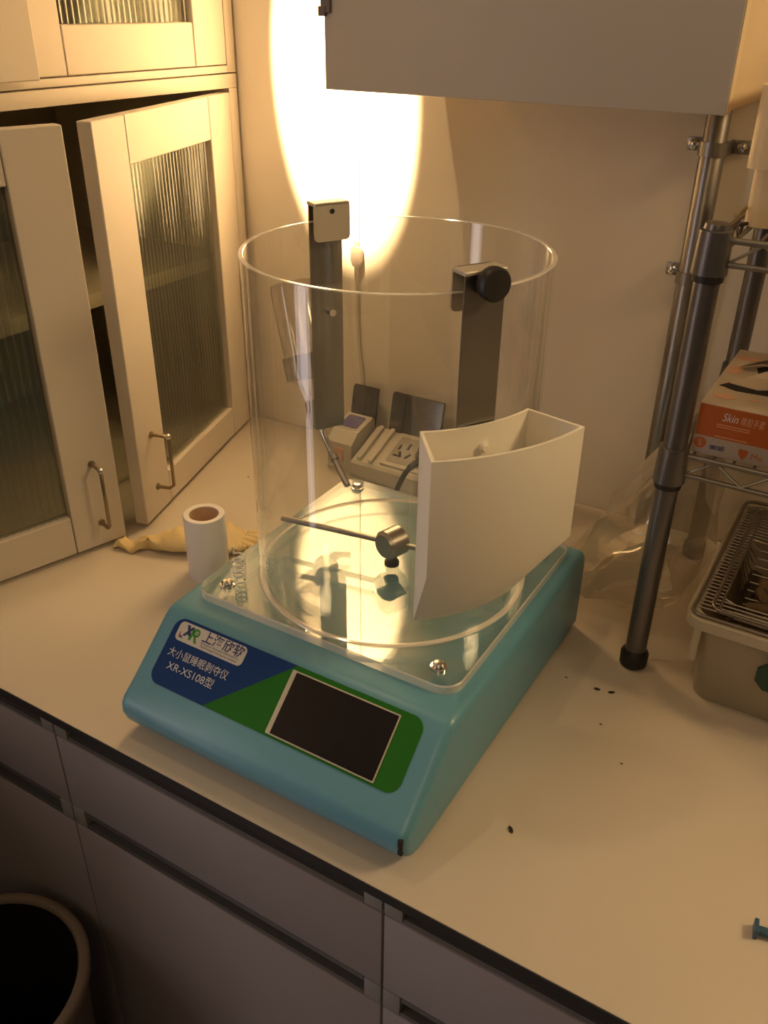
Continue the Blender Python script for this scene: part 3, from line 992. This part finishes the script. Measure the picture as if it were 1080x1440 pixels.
part('shield_mark', m_orange, gb, lambda bm: prism(bm, [(-.0048, .004), (-.002, .0055), (0, .0045), (.002, .0055), (.0048, .004), (.004, -.001), (0, -.006), (-.004, -.001)], 0, .0006, fmat(GX0+.0505, GZ0+.0095, fy)))
text_part('lettering', 'Me', .0095, m_orange, gb, fmat(GX0+.0580, GZ0+.0060))
# torn opening on the top
def tear(bm):
    pts = [(.006, .054), (.025, .047), (.060, .050), (.150, .055), (.180, .080), (.170, .130), (.120, .145), (.045, .146), (.030, .128), (.036, .105), (.018, .075)]
    prism(bm, [(GX0+x, GY0+y) for x, y in pts], GZ1+.0001, GZ1+.0008)
part('torn_opening', m_gap, gb, tear)
def flap(bm):
    vs = [(.014, .064, .001), (.030, .086, .004), (.044, .092, .010), (.064, .104, .016), (.085, .096, .012), (.072, .070, .003), (.044, .058, .001)]
    a = [bm.verts.new((GX0+x, GY0+y, GZ1+z)) for x, y, z in vs]
    b = [bm.verts.new((GX0+x, GY0+y, GZ1+z+.0009)) for x, y, z in vs]
    c0 = bm.verts.new((GX0+.052, GY0+.080, GZ1+.006)); c1 = bm.verts.new((GX0+.052, GY0+.080, GZ1+.0069))
    n = len(vs)
    for i in range(n):
        j = (i+1) % n
        bm.faces.new((a[i], a[j], c0)); bm.faces.new((b[j], b[i], c1)); bm.faces.new((a[j], a[i], b[i], b[j]))
part('torn_flap', m_card, gb, flap)
part('torn_flap', m_card, gb, lambda bm: [bm.faces.new([bm.verts.new((GX0+x, GY0+y, GZ1+z)) for x, y, z in t]) for t in (
    ((.012, .118, .001), (.022, .110, .009), (.038, .128, .011)), ((.012, .118, .001), (.038, .128, .011), (.032, .142, .001)), ((.038, .128, .011), (.055, .134, .012), (.050, .144, .001)), ((.038, .128, .011), (.050, .144, .001), (.032, .142, .001)))])
for x, y, rx, ry in ((.018, .026, .011, .007), (.045, .030, .006, .003), (.012, .060, .005, .010), (.010, .110, .008, .014), (.016, .155, .013, .008), (.06, .165, .014, .006), (.11, .03, .02, .006)):
    part('top_print', m_pale, gb, lambda bm: prism(bm, [(GX0+x+rx*math.cos(2*PI*i/16), GY0+y+ry*math.sin(2*PI*i/16)) for i in range(16)], GZ1+.0001, GZ1+.0004))

# storage box on the upper tier
so_ = thing('storage_box', 'cream plastic storage box with deep lid on the top tier, lengthened out of view for shade', 'storage box', (.396, .285, .507))
part('tub', m_bin, so_, lambda bm: prism(bm, rrect(-.124, .395, -.100, .090, .012), 0, .115), smooth=35)  # right part lengthened out of view to keep side light off the worktop
part('lid', m_bin, so_, lambda bm: prism(bm, rrect(-.131, .402, -.107, .097, .014), .052, .122), smooth=35)
part('lid_knob', m_chrome, so_, lambda bm: lathe(bm, [(.006, .122), (.006, .127), (.0, .129)], 16, Matrix.Translation((-.118, -.02, 0))), smooth=40)
st = part('wooden_stick', m_sheen, None, lambda bm: tube(bm, [(.268, .170, .5185), (.275, .215, .527), (.284, .270, .538)], .0018, 8), smooth=40)
tag(st, 'thin pale wooden stick propped on the top tier by the storage box', 'stick')
cd = part('coiled_wire', m_black, None, lambda bm: tube(bm, smoothpath([(.272, .180, .5085), (.281, .200, .512), (.276, .225, .522), (.268, .240, .512), (.276, .255, .5085), (.270, .275, .5085)], 6), .0018, 8), smooth=40)
tag(cd, 'short curl of dark wire on the top tier beside the storage box', 'wire')

# ------------------------------------------------------------------ mouse cage under the shelf
cg = thing('animal_cage', 'cream translucent rodent cage with wire lid under the wire shelf', 'cage', (.311, .093, 0))
CW, CD, CH = .200, .305, .120
def tub(bm):
    ob = rrect(.022, CW-.022, .024, CD-.024, .018, 5); ot = rrect(.009, CW-.009, .010, CD-.010, .018, 5)
    ib = rrect(.025, CW-.025, .027, CD-.027, .016, 5); it = rrect(.0115, CW-.0115, .0125, CD-.0125, .016, 5)
    rings = [[bm.verts.new((x, y, z)) for x, y in pts] for pts, z in ((ob, .001), (ot, CH-.004), (it, CH-.004), (ib, .004))]
    n = len(ob)
    for a, b in zip(rings, rings[1:]):
        for i in range(n):
            bm.faces.new((a[i], a[(i+1) % n], b[(i+1) % n], b[i]))
    bm.faces.new(rings[0][::-1]); bm.faces.new(rings[-1])
part('tub', m_cage, cg, tub, smooth=40)
def crim(bm):
    o = rrect(0, CW, 0, CD, .020, 6); i_ = rrect(.012, CW-.012, .012, CD-.012, .015, 6)
    rr = [[bm.verts.new((x, y, z)) for x, y in pts] for pts, z in ((o, CH-.013), (o, CH-.001), (rrect(.001, CW-.001, .001, CD-.001, .019, 6), CH), (i_, CH), (i_, CH-.004), (rrect(.003, CW-.003, .003, CD-.003, .018, 6), CH-.004), (rrect(.003, CW-.003, .003, CD-.003, .018, 6), CH-.013))]
    n = len(o)
    for k in range(len(rr)):
        a, b = rr[k], rr[(k+1) % len(rr)]
        for i in range(n):
            bm.faces.new((a[i], a[(i+1) % n], b[(i+1) % n], b[i]))
part('rim', m_cagerim, cg, crim, smooth=40)
part('corner_rib', m_cagerim, cg, lambda bm: box(bm, .012, .021, .006, .014, .060, CH-.012, bev=.002))
lid = part('wire_lid', m_wire, cg, lambda bm: [tube(bm, [Vector((x, y, CH+dz)) for x, y in (rrect(.006+i, CW-.006-i, .006+i, CD-.006-i, .012, 5)+[rrect(.006+i, CW-.006-i, .006+i, CD-.006-i, .012, 5)[0]])], .0021, 8) for i, dz in ((0, .0022), (.017, .0030))], smooth=50)
def lidbars(bm):
    n = 34
    for i in range(n+1):
        y = .022+(CD-.044)*i/n
        dep = 0
        if .05 < y < .20:
            dep = .055*min(1, (y-.05)/.03, (.20-y)/.06)
        pts = [(.010, y, CH+.002), (.030, y, CH+.002)]
        if dep > 0:
            pts += [(.036, y, CH+.002-dep*.5), (.044, y, CH+.002-dep), (CW-.044, y, CH+.002-dep), (CW-.036, y, CH+.002-dep*.5)]
        pts += [(CW-.030, y, CH+.002), (CW-.010, y, CH+.002)]
        tube(bm, pts, .0010, 5)
    for x in (.031, CW*.5, CW-.031):
        tube(bm, [(x, .02, CH+.003), (x, CD-.02, CH+.003)], .0014, 5)
lb = part('lid_bars', m_wire, lid, lidbars); lb['kind'] = 'stuff'
part('card_holder', m_green, cg, lambda bm: prism(bm, [(.018*math.cos(R(22.5+45*i)), .018*math.sin(R(22.5+45*i))) for i in range(8)], 0, .006, Matrix.Translation((CW*.5+.001, -.002, .080)) @ Matrix.Rotation(R(90), 4, 'X')))
def bed(bm):
    n = 20
    vs = [[bm.verts.new((.345+.132*i/n, .125+.24*j/n, .006+.030*(1+.5*noise.noise(Vector((i*.5, j*.5, 3)))+.35*noise.noise(Vector((i*1.7, j*1.7, 1)))))) for j in range(n+1)] for i in range(n+1)]
    for i in range(n):
        for j in range(n):
            bm.faces.new((vs[i][j], vs[i+1][j], vs[i+1][j+1], vs[i][j+1]))
    r = bmesh.ops.extrude_face_region(bm, geom=bm.faces[:])
    for v in r['geom']:
        if isinstance(v, bmesh.types.BMVert): v.co.z = .0055
bo = part('bedding', m_bed, None, bed, smooth=60)
tag(bo, 'dark brown wood bedding lying in the rodent cage', 'bedding', kind='stuff')
for k in range(16):
    i, j = k % 4, k//4
    bm = new()
    L = .012+random.random()*.006
    tube(bm, [(-L, 0, 0), (-L*.85, 0, 0), (L*.85, 0, .0005), (L, 0, 0)], [.0045, .0062, .0062, .0043], 10)
    o = link('food_pellet', bm, m_pellet, None, 50)
    o.location = (.311+.062+i*.026+random.uniform(-.004, .004), .093+.085+j*.026+random.uniform(-.003, .003), .0815+random.uniform(0, .004)-(0))
    o.rotation_euler = (random.uniform(-.2, .2), random.uniform(-.12, .12), random.uniform(0, 3.1))
    tag(o, 'brown food pellet lying in the sunken wire lid of the cage', 'food pellet', 'food pellets on the cage lid')

# ------------------------------------------------------------------ plastic bag
def bagf(bm):
    bmesh.ops.create_icosphere(bm, subdivisions=3, radius=1)
    for v in bm.verts:
        c = v.co.copy()
        # superellipsoid for a boxier pouch
        s = lambda q: math.copysign(abs(q)**.75, q)
        x, y, z = s(c.x), s(c.y), s(c.z)
        px = .210+.097*x
        py = .292+.118*y
        tt = (px-.124)/.176
        top = .100+.195*min(1, max(0, tt)*1.25)-.04*max(0, tt-.8)/.2
        top *= 1-.35*max(0, -y)
        pz = (z+1)*.5*top
        q = Vector((px, py, pz))
        cr = abs(noise.noise(q*13))*.045+abs(noise.noise(q*30+Vector((5, 1, 2))))*.020
        d = Vector((x, y, z)).normalized()
        q -= d*cr
        q.z = max(.0008, q.z)
        v.co = q
bag = part('plastic_bag', m_bag, None, bagf, smooth=22)
tag(bag, 'crumpled clear plastic bag heaped behind the wire shelf post', 'plastic bag')

# ------------------------------------------------------------------ outlet box at the wall
ob = thing('power_outlet_box', 'white bench power outlet box with raised smoked covers by the wall', 'power outlet', (0, 0, 0))
OX0, OX1 = -.292, -.055
OY0, OY1 = .362, .452
oprof = [(OY0+.002, 0), (OY0, .004), (OY0, .026), (OY0+.004, .030), (OY1-.004, .058), (OY1, .056), (OY1, 0)]
Mo = Matrix(((0, 0, 1, 0), (1, 0, 0, 0), (0, 1, 0, 0), (0, 0, 0, 1)))
part('base', m_outlet, ob, lambda bm: prism(bm, oprof, OX0, OX1, Mo))
A_ = Vector((0, OY0+.004, .030)); B_ = Vector((0, OY1-.004, .058)); e_ = (B_-A_).normalized(); L_ = (B_-A_).length
nn_ = Vector((1, 0, 0)).cross(e_)
def om(u, v, h=0):
    Mm = Matrix((Vector((1, 0, 0)), e_, nn_)).transposed().to_4x4()
    Mm.translation = A_+Vector((u, 0, 0))+e_*v+nn_*h
    return Mm
for x in (-.284, -.262):
    part('rib', m_outlet, ob, lambda bm: prism(bm, rrect(0, .008, .002, L_-.002, .002, 2), 0, .007, om(x, 0)))
for cx_ in (-.205, -.110):
    s_ = part('socket_plate', m_outlet, ob, lambda bm: prism(bm, rrect(-.038, .038, .006, L_-.004, .004, 3), 0, .004, om(cx_, 0)))
    part('socket_face', m_outletdk, s_, lambda bm: prism(bm, rrect(-.030, .030, .014, L_-.012, .003, 3), .0035, .0046, om(cx_, 0)))
    for dx, dy, wx, wy, rz in ((-.021, .050, .0016, .006, 0), (-.013, .034, .0022, .0065, .5), (.0015, .034, .0022, .0065, -.5), (-.006, .055, .0022, .0075, 0), (-.019, .030, .005, .0016, 0)):
        part('socket_hole', m_gap, s_, lambda bm: prism(bm, rrect(-wx, wx, -wy, wy, .001, 2), .0044, .0052, om(cx_+dx, dy) @ Matrix.Rotation(rz, 4, 'Z')))
def cover(owner, x0, x1, z0=.056, h=.068):
    def f(bm):
        Mc = Matrix.Translation((0, OY1-.003, z0)) @ Matrix.Rotation(R(-12), 4, 'X')
        box(bm, x0, x1, -.0035, .0035, 0, h, bev=.0015, M=Mc)
    c = part('smoked_cover', m_smoke, owner, f)
    tag(c, 'smoked translucent flip-up cover')
    part('cover_rim', m_smoke, c, lambda bm: box(bm, x0, x0+.026, -.0065, -.0036, .004, h-.003, bev=.001, M=Matrix.Translation((0, OY1-.003, z0)) @ Matrix.Rotation(R(-12), 4, 'X')))
    part('hinge_pin', m_outlet, c, lambda bm: tube(bm, [(x0+.004, OY1-.003, z0+.001), (x1-.004, OY1-.003, z0+.001)], .0028, 10), smooth=50)
cover(ob, -.268, -.172)
# breaker module at the left end
brk = thing('breaker_module', 'white switch module with bluish window at the left of the outlet box', 'switch', (0, 0, 0))
bprof = [(.372, 0), (.372, .050), (.392, .066), (.440, .076), (.446, .070), (.446, 0)]
part('body', m_outlet, brk, lambda bm: prism(bm, bprof, -.345, -.2965, Mo))
part('window', m_bluewin, brk, lambda bm: prism(bm, rrect(-.017, .017, -.017, .017, .004, 3), 0, .0016, Matrix.Translation((-.321, .4160, .0712)) @ Matrix.Rotation(R(11.8), 4, 'X')))
part('window_frame', m_outlet, brk, lambda bm: prism(bm, rrect(-.021, .021, -.021, .021, .005, 3), -.002, .0008, Matrix.Translation((-.321, .4160, .0712)) @ Matrix.Rotation(R(11.8), 4, 'X')))
part('rocker', m_pale, brk, lambda bm: prism(bm, rrect(-.008, .008, -.012, .012, .002, 2), 0, .004, Matrix.Translation((-.321, .372, .030)) @ Matrix.Rotation(R(90), 4, 'X')))
cover(brk, -.346, -.298, .0535, .068)
# black plug
pgm = thing('power_plug', 'black power plug with cord in the white outlet box', 'plug', (0, 0, 0))
def plugf(bm):
    Mq = om(-.163, .036, .0052)
    prism(bm, rrect(-.018, .018, -.017, .017, .006, 4), 0, .020, Mq)
    prism(bm, rrect(-.014, .014, -.013, .013, .005, 4), .020, .030, Mq)
part('plug_body', m_black, pgm, plugf, smooth=35)
q0 = om(-.163, .022, .020) @ Vector((0, 0, 0))
part('cord', m_black, pgm, lambda bm: tube(bm, smoothpath([q0, q0+Vector((-.006, -.024, .002)), q0+Vector((-.014, -.045, -.014)), (q0.x-.020, OY0-.040, .006), (q0.x+.02, OY0-.075, .0045), (q0.x+.10, OY0-.090, .0045)], 6), [.0075]*4+[.0055]*5+[.0042]*22, 10), smooth=50)

# ------------------------------------------------------------------ cable on the wall
cb = thing('charging_cable', 'pale charging cable hanging down the lit wall behind the cylinder', 'cable', (0, 0, 0))
KX = -.3495
part('plug_shell', m_cable, cb, lambda bm: prism(bm, [(-.0095, 0), (-.0095, .018), (-.0075, .0225), (.0075, .0225), (.0095, .018), (.0095, 0), (.0055, -.009), (-.0055, -.009)], -.0035, .0035, Matrix.Translation((KX, .4735, .326)) @ Matrix.Rotation(R(90), 4, 'X')))
part('plug_tip', m_cable, cb, lambda bm: box(bm, KX-.0052, KX+.0052, .4712, .4758, .348, .3575, bev=.0006))
part('cord', m_cablecord, cb, lambda bm: tube(bm, smoothpath([(KX, .4735, .318), (KX, .4745, .27), (KX+.002, .476, .19), (KX+.012, .475, .11), (KX+.02, .470, .06), (KX+.03, .466, .004)], 5), [.0042]*3+[.0028]*23, 8), smooth=50)
hs = part('hanging_string', m_cablecord, None, lambda bm: tube(bm, [(KX+.001, .4785, .360), (KX+.001, .4785, .8), (KX+.001, .4785, 1.1)], .0011, 6))
tag(hs, 'thin pale string hanging down the wall in the lamp glow', 'string')

# ------------------------------------------------------------------ waste bin on the floor
bi = thing('waste_bin', 'round beige waste bin with black liner on the floor by the drawers', 'bin', (-.318, -.432, ZF))
zr = -.35-ZF
part('shell', m_trash, bi, lambda bm: lathe(bm, [(.0, .0), (.094, .0), (.098, .004), (.120, zr-.02), (.121, zr-.012)], 56, caps=(False, False)), smooth=40)
part('rim', m_trash, bi, lambda bm: lathe(bm, [(.120, zr-.020), (.127, zr-.018), (.1285, zr-.004), (.125, zr), (.116, zr), (.1135, zr-.004), (.1135, zr-.014)], 56, None, True), smooth=50)
part('liner', m_trashin, bi, lambda bm: lathe(bm, [(.1132, zr-.006), (.1125, zr-.03), (.092, .02), (0, .012)], 56, caps=(False, False)), smooth=40)
